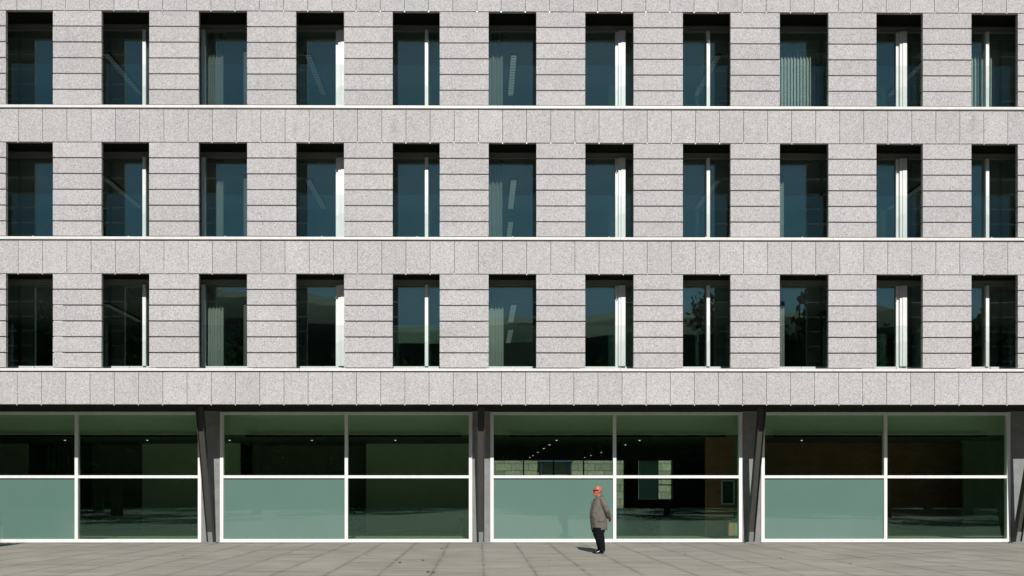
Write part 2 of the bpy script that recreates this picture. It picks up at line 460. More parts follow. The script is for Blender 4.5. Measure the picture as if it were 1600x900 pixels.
# leaning steel columns
for xc in (X(329.5, 1.7) - 8.22, X(329.5, 1.7), X(751.5, 1.7), X(1172.8, 1.7), X(1589, 1.7)):
    def shear(b_, z0=0.0):
        for v_ in b_.bm.verts: v_.co.y += 1.72 - (v_.co.z) / 4.02 * .98
    b = MB(); W = .10
    b.box(xc - W, xc - W + .016, -.09, .09, .05, 4.028); b.box(xc + W - .016, xc + W, -.09, .09, .05, 4.028)
    b.box(xc - W + .016, xc + W - .016, .0, .016, .34, 4.028); shear(b)
    col = b.build('leaning_column', M_steel, bld)
    b = MB(); b.box(xc - W + .032, xc + W - .032, -.05, .03, .03, .34, 0, .004); shear(b); b.build('column_foot', M_conc, col)
    b = MB(); b.box(xc - .17, xc + .17, 1.62, 1.86, .0, .03, 0, .004); b.build('base_plate', M_conc, col)

def cloth(name, c1, tr):
    m_ = mat(name, c1, .9, spec=.1); g_ = G(m_)
    tl = g_.n('ShaderNodeBsdfTranslucent'); tl.inputs[0].default_value = (*c1, 1)
    mx = g_.n('ShaderNodeMixShader'); mx.inputs[0].default_value = tr
    out = m_.node_tree.nodes['Material Output']; g_.l(g_.b.outputs[0], mx.inputs[1]); g_.l(tl.outputs[0], mx.inputs[2]); g_.l(mx.outputs[0], out.inputs[0]); return m_
# ---- hall behind the shopfronts
b = MB(); b.box(XL + .1, XR - .1, SY + .22, 26.6, .002, .008); b.build('hall_floor', M_floor, bld)
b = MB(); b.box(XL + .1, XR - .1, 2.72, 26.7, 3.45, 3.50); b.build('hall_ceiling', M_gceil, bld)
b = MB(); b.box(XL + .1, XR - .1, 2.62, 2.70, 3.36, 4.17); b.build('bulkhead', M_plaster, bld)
for bi, (x0, xm, x1) in enumerate(bays):
    b = MB(); b.box(x0 + .6, x1 - .35, 2.40, 2.50, 3.335, 3.375, 0, .008); b.box(x0 + .6, x1 - .35, 2.42, 2.48, 3.27, 3.3345, 1); b.build('blind_rail', [M_ceil, M_dark], bld)
def wall(x0, x1, y, z0, z1, mt, th=.12, name='hall_wall'):
    b = MB(); b.box(x0, x1, y, y + th, z0, z1); return b.build(name, mt, bld)
M_dimpanel = mat('grey_panel', (.12, .15, .12), .7)
M_milk = cloth('milky_glass', (.75, .88, .75), .6)
WY = 9.0
def wx(a): return X(a, WY)
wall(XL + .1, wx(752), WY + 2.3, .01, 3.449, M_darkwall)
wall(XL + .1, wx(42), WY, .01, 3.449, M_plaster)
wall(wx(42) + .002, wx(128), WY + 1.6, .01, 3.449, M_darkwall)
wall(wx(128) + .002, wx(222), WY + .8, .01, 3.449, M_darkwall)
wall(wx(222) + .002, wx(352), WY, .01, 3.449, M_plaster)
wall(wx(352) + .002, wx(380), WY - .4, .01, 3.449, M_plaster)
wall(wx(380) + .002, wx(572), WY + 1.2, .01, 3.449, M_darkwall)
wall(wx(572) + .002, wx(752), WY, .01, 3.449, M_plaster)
for k in range(9):
    xx = wx(50 + 8 * k); wall(xx, xx + .05, WY + 1.1, .01, 3.44, M_darkwall, .2, 'timber_slat')
# deep view through bay three, cross wall, brown wall and the back of bay four
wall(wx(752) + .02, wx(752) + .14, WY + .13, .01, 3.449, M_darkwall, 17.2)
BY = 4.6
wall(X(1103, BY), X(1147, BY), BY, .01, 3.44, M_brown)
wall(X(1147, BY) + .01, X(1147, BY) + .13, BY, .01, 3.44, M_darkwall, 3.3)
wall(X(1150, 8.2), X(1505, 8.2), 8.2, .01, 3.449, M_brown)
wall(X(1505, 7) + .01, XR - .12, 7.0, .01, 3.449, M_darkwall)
RY = 26.55
def rx(a): return X(a, RY)
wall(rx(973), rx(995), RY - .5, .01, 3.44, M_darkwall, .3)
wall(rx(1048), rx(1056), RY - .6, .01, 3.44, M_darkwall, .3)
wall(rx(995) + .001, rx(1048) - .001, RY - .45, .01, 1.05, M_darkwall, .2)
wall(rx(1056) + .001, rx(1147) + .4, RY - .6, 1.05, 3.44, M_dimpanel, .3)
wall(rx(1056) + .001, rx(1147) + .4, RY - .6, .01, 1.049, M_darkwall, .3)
b = MB(); b.box(rx(996), rx(1026), RY - .4, RY - .385, 1.06, 3.43); b.build('frosted_pane', M_milk, bld)
for zz in (1.9, 2.25): wall(rx(1027), rx(1048), RY - .42, zz, zz + .07, M_steel, .05, 'glazing_bar')
for a in (770, 818, 865, 912, 958, 1028, 1050):
    wall(rx(a) - .04, rx(a) + .04, RY, .01, 3.44, M_steel, .08, 'rear_mullion')
b = MB(); b.box(rx(750), rx(1147), RY + .09, RY + .102, .01, 3.42); b.build('rear_glass', M_guard, bld)

# ---- lamps and fittings in the hall (each hangs from the building, so top-level)
M_lamp = mat('lamp_lens', (.9, .9, .8), .3, emit=(1, .97, .85), es=3)
lamp0 = None
for X_ in (-18.1, -15.1, -12.1, -9.1, -6.1, -3.05, 2.85, 5.9, 8.9, 11.85, 14.9):
    for Y_ in (6.6, 9.4, 12.2, 15.6, 19.0, 21.5):
        if Y_ > 8 and not (wx(752) < X_ < 9): continue
        if X_ > 8 and Y_ > 5 and X_ < 9.2 and Y_ > 8: continue
        if lamp0 is None:
            lamp0 = o = empty('downlight', (X_, Y_, 3.45))
            b = MB(); b.tube([(0, 0, -.02), (0, 0, -.001)], [.075, .08], 16); b.build('rim', M_white, o)
            b = MB(); b.tube([(0, 0, -.026), (0, 0, -.021)], [.026, .026], 14); b.build('lens', M_lamp, o)
        else:
            o = copy_tree(lamp0); o.location = (X_, Y_, 3.45)
        tag(o, 'tiny round downlight in the dark ceiling of the ground floor hall', 'lamp', 'downlights in the hall ceiling')

# ceiling strip lamps in the offices
M_tube = mat('lamp_louvre_faint_glow', (.75, .8, .78), .4, emit=(.85, 1, .95), es=.05)  # unlit louvre given a faint glow of its own
M_tube2 = mat('lamp_louvre_lit', (.85, .9, .88), .4, emit=(.85, 1, .95), es=.22)
ordw = {0: 'top', 1: 'middle', 2: 'lowest'}
for ti, t in enumerate(TOPS):
    for X_, nm, Y_ in ((-11.0, 'second', 1.1), (-5.05, 'fourth', 1.1), (1.04, 'sixth', 1.1), (7.1, 'eighth', 1.1), (13.4, 'tenth', 1.1)) + (((1.1, 'sixth', 4.7),) if ti else ()):
        if ti == 2 and nm in ('fourth', 'eighth', 'tenth'): continue
        o = empty('ceiling_lamp', (X_, Y_, t - .555))
        b = MB(); b.box(-.12, .12, 0, 2.4, -.05, 0, 0, .006); b.build('housing', M_room, o)
        b = MB()
        lit = nm == 'sixth'
        for s_ in (0,): b.box(s_ - .085, s_ + .085, .04, 2.36, -.06, -.051)
        b.build('louvre', M_tube2 if lit else M_tube, o)
        b = MB()
        for k in range(15): b.box(-.11, .11, .1 + k * .155, .115 + k * .155, -.066, -.0601)
        b.build('baffle', M_room, o)
        tag(o, ('lit' if lit else 'unlit') + (' deeper' if Y_ > 2 else '') + ' strip lamp on the office ceiling behind the %s window of the %s row' % (nm, ordw[ti]), 'lamp', 'strip lamps on the office ceilings')

# curtains and blinds behind the glass
M_sheer = cloth('sheer_cloth', (.66, .70, .68), .3)
b_ = M_sheer.node_tree; o_ = b_.nodes['Material Output']; src = o_.inputs[0].links[0].from_socket
tr_ = b_.nodes.new('ShaderNodeBsdfTransparent'); mx_ = b_.nodes.new('ShaderNodeMixShader'); mx_.inputs[0].default_value = .62
b_.links.new(src, mx_.inputs[1]); b_.links.new(tr_.outputs[0], mx_.inputs[2]); b_.links.new(mx_.outputs[0], o_.inputs[0])
M_curt = cloth('curtain_cloth', (.62, .64, .60), .3)
M_blind = cloth('blind_fabric', (.86, .90, .86), .1)
def curtain(px0, px1, t, label, folds, amp=.03):
    y = GY + .22; x0, x1 = X(px0, y), X(px1, y); zb = t - OPH
    b = MB(); n = folds * 8; pa = []
    for k in range(n + 1):
        u = k / n; ph = u * folds * 2 * math.pi + math.sin(u * 9) * .8
        pa.append((x0 + (x1 - x0) * u, y + amp * math.sin(ph)))
    fs = []
    top = [b.bm.verts.new((p_[0], p_[1], t - .05)) for p_ in pa] + [b.bm.verts.new((p_[0], p_[1] + .004, t - .05)) for p_ in reversed(pa)]
    bot = [b.bm.verts.new((v_.co.x, v_.co.y, zb + .06)) for v_ in top]
    for k in range(len(top)):
        j = (k + 1) % len(top); fs.append(b.bm.faces.new((top[k], top[j], bot[j], bot[k])))
    b._fin(fs, 0, .5)
    root = empty('curtain', ((x0 + x1) / 2, y, zb))
    o = b.build('drape', M_sheer if ('sheer' in label or 'thin' in label) else M_curt, root, True); o.location = -Vector(root.location)
    q = MB(); q.box(x0 - .05, x1 + .05, y - .02, y + .02, t - .048, t - .02); o = q.build('rail', M_white, root); o.location = -Vector(root.location)
    tag(root, label, 'curtain', 'curtains behind the office windows')
def vblind(px0, px1, t, n, label, step=None):
    y = GY + .22; x0, x1 = X(px0, y), X(px1, y); zb = t - OPH
    root = empty('vertical_blind', ((x0 + x1) / 2, y, zb))
    for k in range(n):
        xc = x0 + (x1 - x0) * (k + .5) / n; wd = (x1 - x0) / n * .47; q = MB()
        vs = []
        for z_ in (zb + .05, t - .55):
            vs.append([q.bm.verts.new((xc - wd, y - .028, z_)), q.bm.verts.new((xc + wd, y + .028, z_)), q.bm.verts.new((xc + wd, y + .031, z_)), q.bm.verts.new((xc - wd, y - .025, z_))])
        fs = [q.bm.faces.new([vs[0][a], vs[0][(a + 1) % 4], vs[1][(a + 1) % 4], vs[1][a]]) for a in range(4)] + [q.bm.faces.new(vs[0]), q.bm.faces.new(vs[1])]
        q._fin(fs, 0, .5)
        o = q.build('slat', M_blind, root); o.location = -Vector(root.location)
    q = MB(); q.box(x0 - .03, x1 + .03, y - .03, y + .03, t - .54, t - .50); o = q.build('head_rail', M_white, root); o.location = -Vector(root.location)
    tag(root, label, 'blind', 'vertical blinds in the top row windows')
t1, t2, t3 = TOPS
curtain(325, 349, t1, 'sheer curtain with thin bright folds behind the third window of the top row', 5)
curtain(338, 349, t2, 'thin gathered curtain behind the third window of the middle row', 2)
curtain(325, 349.5, t3, 'bright pleated curtain drawn over the left of the third window of the lowest row', 5)
curtain(758, 786, t1, 'sheer curtain at the left of the sixth window of the top row', 4)
curtain(758, 785, t2, 'sheer curtain at the left of the sixth window of the middle row', 4)
curtain(758, 787, t3, 'grey curtain at the left of the sixth window of the lowest row', 5)
curtain(1214, 1225, t2, 'narrow end of a curtain at the left of the ninth window of the middle row', 2)
curtain(1214, 1226, t3, 'narrow end of a curtain at the left of the ninth window of the lowest row', 2)
vblind(1210, 1274.5, t1, 13, 'wide vertical blind drawn over most of the ninth window of the top row')
vblind(1512, 1561, t1, 10, 'vertical blind drawn behind the mullion of the eleventh window of the top row')

# ---- furniture in the hall, seen faintly through the glass
M_black = mat('black_upholstery', (.015, .015, .015), .5)
M_pale = mat('pale_laminate', (.75, .78, .74), .3)
fx0 = X(558, 7.3)
ch = empty('swivel_chair', (fx0, 7.3, .008), R(20))
b = MB(); b.rings([(.44, 0, 0, .22, .22), (.50, 0, 0, .24, .24), (.53, 0, 0, .21, .21)], 20, pw=3); b.build('seat', M_black, ch, True)
b = MB(); b.ball((.0, .23, .82), (.19, .035, .2)); b.build('backrest', M_black, ch, True)
b = MB(); b.tube([(0, .02, .44), (0, .02, .08)], [.03, .03]); b.tube([(0, .05, .46), (0, .24, .5), (0, .27, .7)], [.02, .02, .02]); b.build('stem', M_steel, ch)
for k in range(5):
    a = k * 2 * math.pi / 5; b = MB(); b.tube([(0, 0, .09), (.28 * math.cos(a), .28 * math.sin(a), .06)], [.022, .014], 8); b.ball((.28 * math.cos(a), .28 * math.sin(a), .032), (.03, .03, .03), seg=10); b.build('leg', M_steel, ch)
tag(ch, 'black swivel chair with a round back beside the white desk in the hall', 'chair')
dk = empty('desk', (X(546, 7.2), 7.3, .008))
b = MB(); b.box(-.75, .2, -.35, .35, .70, .735, 0, .004); b.build('desk_top', M_pale, dk)
for a, c in ((-.7, -.3), (-.7, .3), (.15, -.3), (.15, .3)):
    b = MB(); b.box(a - .02, a + .02, c - .02, c + .02, 0, .70); b.build('leg', M_steel, dk)
tag(dk, 'small white desk behind the clear pane left of the black swivel chair', 'desk')
bn = empty('paper_bin', (X(727, 8), 8.0, .008))
b = MB(); b.rings([(0, 0, 0, .16, .16), (.55, 0, 0, .2, .2)], 20, pw=5); b.build('body', M_black, bn)
b = MB(); b.rings([(.551, 0, 0, .21, .21), (.60, 0, 0, .21, .21)], 20, pw=5); b.build('lid', M_pale, bn)
tag(bn, 'dark square bin with a pale lid standing near the right end of the second shopfront', 'bin')
tb = empty('armchair', (X(1013, 8.6), 8.6, .008), R(10))
b = MB(); b.box(-.3, .3, -.28, .3, .18, .42, 0, .03); b.build('seat', M_black, tb)
b = MB(); b.box(-.33, .33, .2, .34, .2, .9, 0, .04); b.build('backrest', M_black, tb)
for s_ in (-1, 1):
    b = MB(); b.box(s_ * .33 - .05, s_ * .33 + .05, -.3, .3, .1, .6, 0, .02); b.build('armrest', M_black, tb)
for s_ in (-1, 1):
    for q_ in (-1, 1): b = MB(); b.box(s_ * .3 - .02, s_ * .3 + .02, q_ * .25 - .02, q_ * .25 + .02, 0, .18); b.build('leg', M_steel, tb)
tag(tb, 'black armchair standing in the hall behind the third shopfront', 'armchair')
# framed picture on the brown wall
pf = empty('picture', (X(1137, BY), BY - .001, 1.55))
hw = (X(1147, BY) - X(1126, BY)) / 2; zt, zl = Z(750, BY) - 1.55, Z(788.5, BY) - 1.55
M_pic = mat('dark_print', (.06, .08, .06), .4); M_pic2 = mat('green_disc_ink', (.03, .12, .09), .5)
b = MB()
for (a, c, d_, e) in ((-hw, hw, zt - .05, zt), (-hw, hw, zl, zl + .05), (-hw, -hw + .05, zl + .05, zt - .05), (hw - .05, hw, zl + .05, zt - .05)): b.box(a, c, -.04, 0, d_, e)
b.build('frame', M_pale, pf)
b = MB(); b.box(-hw + .05, hw - .05, -.015, -.001, zl + .05, zt - .05); b.build('print', M_pic, pf)
b = MB(); b.tube([(.06, -.022, .0), (.06, -.016, .0)], [.15, .15], 28); b.build('disc', M_pic2, pf)
tag(pf, 'pale framed print with a dark green disc on the brown timber wall', 'picture')
# ---- the masonry building beyond the hall
M_block = mat('stone_blocks', (.35, .36, .28), .9)
g = G(M_block); p = g.pos(); br = g.n('ShaderNodeTexBrick'); br.offset = .45
g.l(g.mapv(p, (1, 1, 1)), br.inputs['Vector'])
sw = g.n('ShaderNodeSeparateXYZ'); g.l(p, sw.inputs[0]); cw = g.n('ShaderNodeCombineXYZ'); g.l(sw.outputs[0], cw.inputs[0]); g.l(sw.outputs[2], cw.inputs[1]); g.l(cw.outputs[0], br.inputs['Vector'])
for k_, v_ in (('Scale', 1.0), ('Mortar Size', .03), ('Brick Width', 1.7), ('Row Height', .72)): br.inputs[k_].default_value = v_
br.inputs['Color1'].default_value = (.15, .155, .115, 1); br.inputs['Color2'].default_value = (.26, .26, .20, 1); br.inputs['Mortar'].default_value = (.06, .06, .045, 1)
g.color(g.mix(.6, br.outputs[0], g.grey(g.mr(g.noise(p, 3, 5, .7), .3, .7, .5, 1.4)), 'MULTIPLY'))
nb = empty('masonry_house', (6, 58, 0))
NY = 58
def nx_(a): return X(a, NY)
b = MB(); b.box(nx_(720) - 6, nx_(842) - 6, 0, 6, 0, 6.0); b.box(nx_(893) - 6, nx_(1080) - 6, 0, 6, 0, 6); b.box(nx_(842) - 6, nx_(893) - 6, 0, 6, 0, Z(743, NY)); b.box(nx_(842) - 6, nx_(893) - 6, 0, 6, Z(722, NY) + .5, 6)
b.build('wall', M_block, nb)
b = MB(); b.box(nx_(842) - 6, nx_(893) - 6, .3, .4, Z(743, NY), Z(722, NY) + .5); b.build('window', M_darkwall, nb)
b = MB(); b.poly([(nx_(720) - 6.6, 6.0), (nx_(1080) - 5.4, 6.0), (nx_(1080) - 5.4, 6.2), (nx_(720) - 6.6, 6.2)], -.5, 6.5); b.build('roof', M_brown, nb)
M_blue = mat('blue_canopy_paint', (.05, .09, .20), .5)
cx0, cx1 = nx_(841) - 6, nx_(894) - 6; zc = Z(722, NY)
b = MB(); b.box(cx0, cx1, -1.4, -.01, zc, zc + .3, 0, .02)
for a in (cx0 + .25, cx1 - .25): b.tube([(a, -.05, zc - 1.4), (a, -1.2, zc)], [.10, .10], 8)
b.build('canopy', M_blue, nb)
tag(nb, 'old house of pale stone blocks seen through the glass beyond the hall', 'house')

# ------------------------------------------------------------------ what stands across the square (reflected in the glass)
M_bark = mat('bark', (.07, .055, .04), .9)
def leafm(name, a, c):
    m_ = mat(name, a, .9, spec=.03); g_ = G(m_)
    g_.color(g_.mix(g_.mr(g_.tone(), 0, 1, 0, 1), a, c)); return m_
M_hedge = mat('hedge_core', (.01, .018, .008), .9)
M_leaf = leafm('leaves', (.016, .030, .010), (.036, .06, .02))
def make_tree(name, h, cr, seed, n=2600, trunk=.3, low=.28):
    rnd = random.Random(seed); root = empty(name, (0, 0, 0))
    b = MB(); b.tube([(0, 0, 0), (.1, .05, h * .3), (-.1, .1, h * .6), (0, 0, h * .9)], [trunk, trunk * .75, trunk * .4, .04], 10)
    blobs = []
    for k in range(16):
        a = rnd.uniform(0, 6.28); zz = rnd.uniform(low, .9) * h; rr = cr * (1 - abs((zz / h - .55)) * 1.3) * rnd.uniform(.35, .95)
        c = Vector((rr * math.cos(a), rr * math.sin(a), zz)); blobs.append((c, rnd.uniform(.25, .42) * cr))
        b.tube([(0, .05, zz * .72), (c.x * .5, c.y * .5, zz * .88), c], [trunk * .35, trunk * .2, .03], 6)
    b.build('trunk', M_bark, root)
    q = MB(); 
    for k in range(n):
        c, r = rnd.choice(blobs)
        d = Vector((rnd.gauss(0, 1), rnd.gauss(0, 1), rnd.gauss(0, .8))).normalized() * r * rnd.uniform(.35, 1.12)
        pnt = c + d; s_ = rnd.uniform(.14, .30)
        u = Vector((rnd.gauss(0, 1), rnd.gauss(0, 1), rnd.gauss(0, 1))).normalized(); v_ = u.orthogonal().normalized()
        f = q.bm.faces.new([q.bm.verts.new(pnt + u * s_), q.bm.verts.new(pnt + v_ * s_ * .6), q.bm.verts.new(pnt - u * s_), q.bm.verts.new(pnt - v_ * s_ * .6)])
        q._fin([f], 0, rnd.random())
    q.build('crown', M_leaf, root, fix=False)
    return root
protos = [make_tree('park_tree', 12, 4.6, s_) for s_ in (1, 2, 3)]
used = [0, 0, 0]
def plant(i, x, y, s_, sz, label, group):
    o = protos[i] if not used[i] else copy_tree(protos[i]); used[i] = 1
    o.location = (x, y, -.02); o.scale = (s_, s_, sz); o.rotation_euler = (0, 0, random.uniform(0, 6))
    tag(o, label, 'tree', group)
lb = 'leafy tree in the dense row on the far side of the square'; gr = 'trees on the far side of the square'
xx = -64; k = 0
while xx < 70:
    tall = 2.05 if xx < -27 else (1.15 if xx < 24 else 1.7)
    plant(k % 3, xx, -54 + random.uniform(-3, 3), 1.15 * (1.25 if tall > 1.5 else 1), tall * random.uniform(.9, 1.08), lb, gr)
    xx += random.uniform(4.2, 6.5); k += 1
plant(1, -15, -27, 1.1, 1.0, 'broad tree on the square throwing its shade over the paving on the left', None)
plant(0, -23, -24, 1.2, 1.05, 'large tree at the left edge of the square', None)
plant(2, 12.5, -26, .75, .7, 'small round tree on the right of the square', None)
plant(0, 21, -31, .9, .85, 'medium tree at the right end of the square', None)
plant(1, -4.5, -34, .55, .55, 'young tree standing alone in the middle of the square', None)
for k, (tx, ty, ts, tz) in enumerate([(-31, -22, 1.3, 1.1), (-40, -28, 1.3, 1.3), (32, -25, 1.1, 1.0), (43, -30, 1.2, 1.1), (5, -40, 1.1, 1.0), (-9, -43, 1.2, 1.1), (17, -42, 1.1, 1.0), (-20, -38, 1.3, 1.2), (28, -41, 1.2, 1.1), (24, -20, .9, .9), (-30, -36, 1.3, 1.2), (38, -40, 1.3, 1.2), (-48, -24, 1.3, 1.2), (52, -26, 1.3, 1.2), (9, -31, .9, .9)]):
    plant(k % 3, tx, ty, ts, tz, 'unseen tree added to shade the paving of the square', 'trees added to shade the square')  # unseen trees added to shade the plaza and weaken its bounce light
# hedge along the edge of the square
q = MB(); rnd = random.Random(5)
for k in range(9000):
    pnt = Vector((rnd.uniform(-60, 60), rnd.uniform(-48.6, -46), rnd.uniform(0, 1.9)))
    u = Vector((rnd.gauss(0, 1), rnd.gauss(0, 1), rnd.gauss(0, 1))).normalized(); v_ = u.orthogonal().normalized(); s_ = rnd.uniform(.12, .3)
    f = q.bm.faces.new([q.bm.verts.new(pnt + u * s_), q.bm.verts.new(pnt + v_ * s_ * .6), q.bm.verts.new(pnt - u * s_), q.bm.verts.new(pnt - v_ * s_ * .6)]); q._fin([f], 0, rnd.random() * .5)
hg = q.build('hedge', M_leaf, fix=False)
b = MB(); b.box(-60, 60, -48.4, -46.3, -.02, 1.75); b.build('core', M_hedge, hg)
tag(hg, 'long dark hedge along the far edge of the square', 'hedge')
# hills
b = MB(); n = 90; fs = []
rows = []
for j in range(7):
    row = []
    for i in range(n):
        x = -700 + 1400 * i / (n - 1); u = j / 6
        hgt = 108 + 34 * noise.noise(Vector((x * .004, 3.1, 0))) + 14 * noise.noise(Vector((x * .02, 7, 0))) + (20 if x < -60 else 0)
        y = -300 - 160 * u; row.append(b.bm.verts.new((x, y, -2 + hgt * math.sin(u * math.pi / 2) ** .8 + 4 * noise.noise(Vector((x * .03, y * .03, 0))) * u)))
    rows.append(row)
for j in range(6):
    for i in range(n - 1): fs.append(b.bm.faces.new((rows[j][i], rows[j][i + 1], rows[j + 1][i + 1], rows[j + 1][i])))
b._fin(fs, 0, .5)
M_hill = mat('wooded_hill', (.04, .06, .03), .95)
g = G(M_hill); g.color(g.mix(g.noise(g.pos(), .08, 6, .7), (.02, .035, .015), (.08, .09, .05)))
tag(b.build('hills', M_hill), kind='structure')

# unseen planter added to throw the short shadow at the left edge
pl = empty('planter', (-14.55, .0, 0))
b = MB(); b.box(-.95, .95, -.4, .3, 0, .95, 0, .02); b.build('trough', M_conc, pl)
q = MB()
for k in range(700):
    pnt = Vector((rnd.uniform(-.9, .9), rnd.uniform(-.35, .25), rnd.uniform(.95, 1.25))); u = Vector((rnd.gauss(0, 1), rnd.gauss(0, 1), rnd.gauss(0, 1))).normalized(); v_ = u.orthogonal().normalized(); s_ = rnd.uniform(.03, .07)
    f = q.bm.faces.new([q.bm.verts.new(pnt + u * s_), q.bm.verts.new(pnt + v_ * s_ * .6), q.bm.verts.new(pnt - u * s_), q.bm.verts.new(pnt - v_ * s_ * .6)]); q._fin([f], 0, rnd.random())
q.build('shrub', M_leaf, pl, fix=False)
tag(pl, 'unseen concrete planter added just left of the view to throw a shadow', 'planter')

# ------------------------------------------------------------------ fallen leaves
M_dry = mat('dry_leaf', (.16, .075, .03), .8); M_red = mat('red_leaf', (.30, .04, .03), .7)
def leaf(px, py, s_, red, label):
    z_ = F * EYE / (py - HY); Y_ = z_ - DIST; b = MB(); a = random.uniform(0, 6)
    pr = [(-1, 0, .1), (-.4, .5, .0), (.3, .45, .12), (1, .05, .3), (.35, -.5, .05), (-.4, -.4, .14)]
    up = [b.bm.verts.new((p_[0] * s_, p_[1] * s_, p_[2] * s_ + .006)) for p_ in pr]; dn = [b.bm.verts.new((v_.co.x, v_.co.y, v_.co.z - .003)) for v_ in up]
    fs = [b.bm.faces.new(up), b.bm.faces.new(dn[::-1])] + [b.bm.faces.new((up[(i + 1) % 6], up[i], dn[i], dn[(i + 1) % 6])) for i in range(6)]
    b._fin(fs, 0, .5); o = b.build('fallen_leaf', M_red if red else M_dry); o.location = (X(px, Y_), Y_, 0); o.rotation_euler = (0, 0, a)
    tag(o, label, 'leaf', 'fallen leaves on the paving')
leaf(691, 858, .07, 0, 'brown leaf on the paving nearest the leg of the middle column')
leaf(661, 876, .06, 0, 'brown leaf on the paving just right of the lone leaf pair')
leaf(625, 879.5, .07, 0, 'brown leaf lying furthest left of the curled leaves on the paving')
leaf(669, 894, .075, 0, 'large curled brown leaf near the front edge of the paving')
leaf(677, 895, .06, 0, 'smaller brown leaf touching the large curled one at the front')
leaf(573, 867.5, .04, 0, 'small dry leaf on the paving below the second frosted pane')
leaf(1220, 872.5, .035, 1, 'red leaf on the paving below the fourth frosted pane')
leaf(1329, 881.5, .035, 1, 'red leaf furthest right on the paving')
leaf(1287, 863, .03, 1, 'tiny red leaf close to the right end of the building front')
leaf(858, 875.5, .035, 1, 'tiny red leaf on the paving left of the standing man')
leaf(1071, 866, .04, 1, 'tiny orange leaf on the paving right of the standing man')
leaf(286, 868, .04, 1, 'tiny dark red leaf on the paving left of the first leaning column')

# ------------------------------------------------------------------ the man
MANY = F * EYE / (864.6 - HY) - DIST
man = empty('person', (X(936, MANY), MANY, 0.0), R(4))
tag(man, 'bald man in grey raincoat and black trousers standing with hands behind his back', 'person')
def skinm(name, c1, c2, sc_=30, rough=.55):
    m_ = mat(name, c1, rough, spec=.35); g_ = G(m_); g_.color(g_.mix(g_.mr(g_.noise(g_.obj(), sc_, 4, .6), .35, .65, 0, 1), c1, c2)); return m_
M_skin = skinm('sunburnt_skin', (.42, .10, .065), (.54, .18, .12), 14, .42)
M_coat = skinm('raincoat_cloth', (.125, .115, .098), (.155, .142, .120), 9, .85)
M_trou = mat('black_trousers', (.008, .008, .010), .8, spec=.1)
M_shoe = mat('black_leather', (.01, .01, .01), .25)
M_lens = mat('sunglass_lens', (.005, .005, .006), .1)
M_hair = mat('grey_hair', (.24, .17, .14), .9)
M_shirt = mat('white_shirt', (.8, .8, .78), .8)
def remesh(o, vox, smooth_it=4, fac=.5, disp=None):
    md = o.modifiers.new('r', 'REMESH'); md.mode = 'VOXEL'; md.voxel_size = vox; md.use_smooth_shade = True
    ms = o.modifiers.new('s', 'SMOOTH'); ms.iterations = smooth_it; ms.factor = fac
    dg = bpy.context.evaluated_depsgraph_get(); dg.update()
    me = bpy.data.meshes.new_from_object(o.evaluated_get(dg)); mats = [s_.material for s_ in o.material_slots]
    o.modifiers.clear(); o.data = me
    if not me.materials:
        for mm in mats: me.materials.append(mm)
    if disp:
        for v_ in me.vertices: v_.co += v_.normal * disp(v_.co)
    for p_ in me.polygons: p_.use_smooth = True
    return o
# body: one continuous surface (head, neck, trunk, legs, arms, hands with fingers)
b = MB()
b.ball((-.028, 0, 1.622), (.104, .078, .098)); b.ball((-.062, 0, 1.545), (.075, .062, .085)); b.ball((-.10, 0, 1.485), (.045, .042, .034))
b.ball((-.128, 0, 1.60), (.022, .05, .022))                                   # brow
b.tube([(-.132, 0, 1.605), (-.160, 0, 1.565), (-.168, 0, 1.545), (-.145, 0, 1.535)], [.008, .014, .018, .012], 10)   # nose
b.ball((-.138, 0, 1.510), (.014, .026, .008)); b.ball((-.136, 0, 1.495), (.012, .022, .007))                        # lips
for s_ in (-1, 1):
    b.ball((-.02, s_ * .080, 1.565), (.022, .010, .034)); b.ball((-.085, s_ * .045, 1.55), (.035, .022, .03))        # ear, cheek
b.tube([(-.03, 0, 1.53), (-.015, 0, 1.44), (-.005, 0, 1.36)], [.062, .062, .075], 16)
b.rings([(.84, -.01, 0, .12, .16), (1.0, -.03, 0, .16, .17), (1.2, -.01, 0, .15, .18), (1.36, 0, 0, .11, .18), (1.43, 0, 0, .06, .07)], 20)
for s_ in (-1, 1):
    b.tube([(0, s_ * .09, .9), (-.01, s_ * .095, .5), (.05, s_ * .09, .14), (.05, s_ * .09, .06)], [.085, .058, .036, .034], 12)
    b.tube([(.055, s_ * .09, .05), (-.08, s_ * .09, .035)], [.028, .02], 10)
    b.tube([(.03, s_ * .18, 1.37), (.12, s_ * .26, 1.11), (.22, s_ * .12, .93), (.25, s_ * .05, .895)], [.055, .042, .032, .026], 12)
# clasped hands behind the back: right fist held by the left hand
def finger(pts, r): b.tube(pts, [r, r * .95, r * .85, r * .7][:len(pts)], 8); b.ball(pts[-1], (r * .72,) * 3, seg=8)
b.rings([(.835, .272, .0, .018, .040), (.87, .268, .01, .022, .044), (.905, .258, .03, .020, .036)], 14)      # right palm
b.rings([(.845, .298, -.035, .014, .034), (.88, .294, -.045, .018, .042), (.91, .270, -.055, .018, .032)], 14)     # left palm over it
for k in range(4):
    zz = .90 - k * .019; ln = (.9, 1, .95, .78)[k]
    finger([(.303, -.02, zz), (.312, .012 * ln, zz - .004), (.302, .036 * ln, zz - .008), (.285, .05 * ln, zz - .01)], .0088)     # left hand fingers curl round
    zz = .845 - k * .004
    finger([(.262 + .012 * k, .02 - .012 * k, .842), (.266 + .01 * k, .015 - .012 * k, .812), (.276 + .008 * k, .012 - .012 * k, .79 + (1 - ln) * .04)], .0085)  # right hand fingers hang
finger([(.285, -.05, .90), (.305, -.02, .922), (.308, .008, .925)], .0095)
body = remesh(b.build('body', M_skin, man, True), .0055, 3)
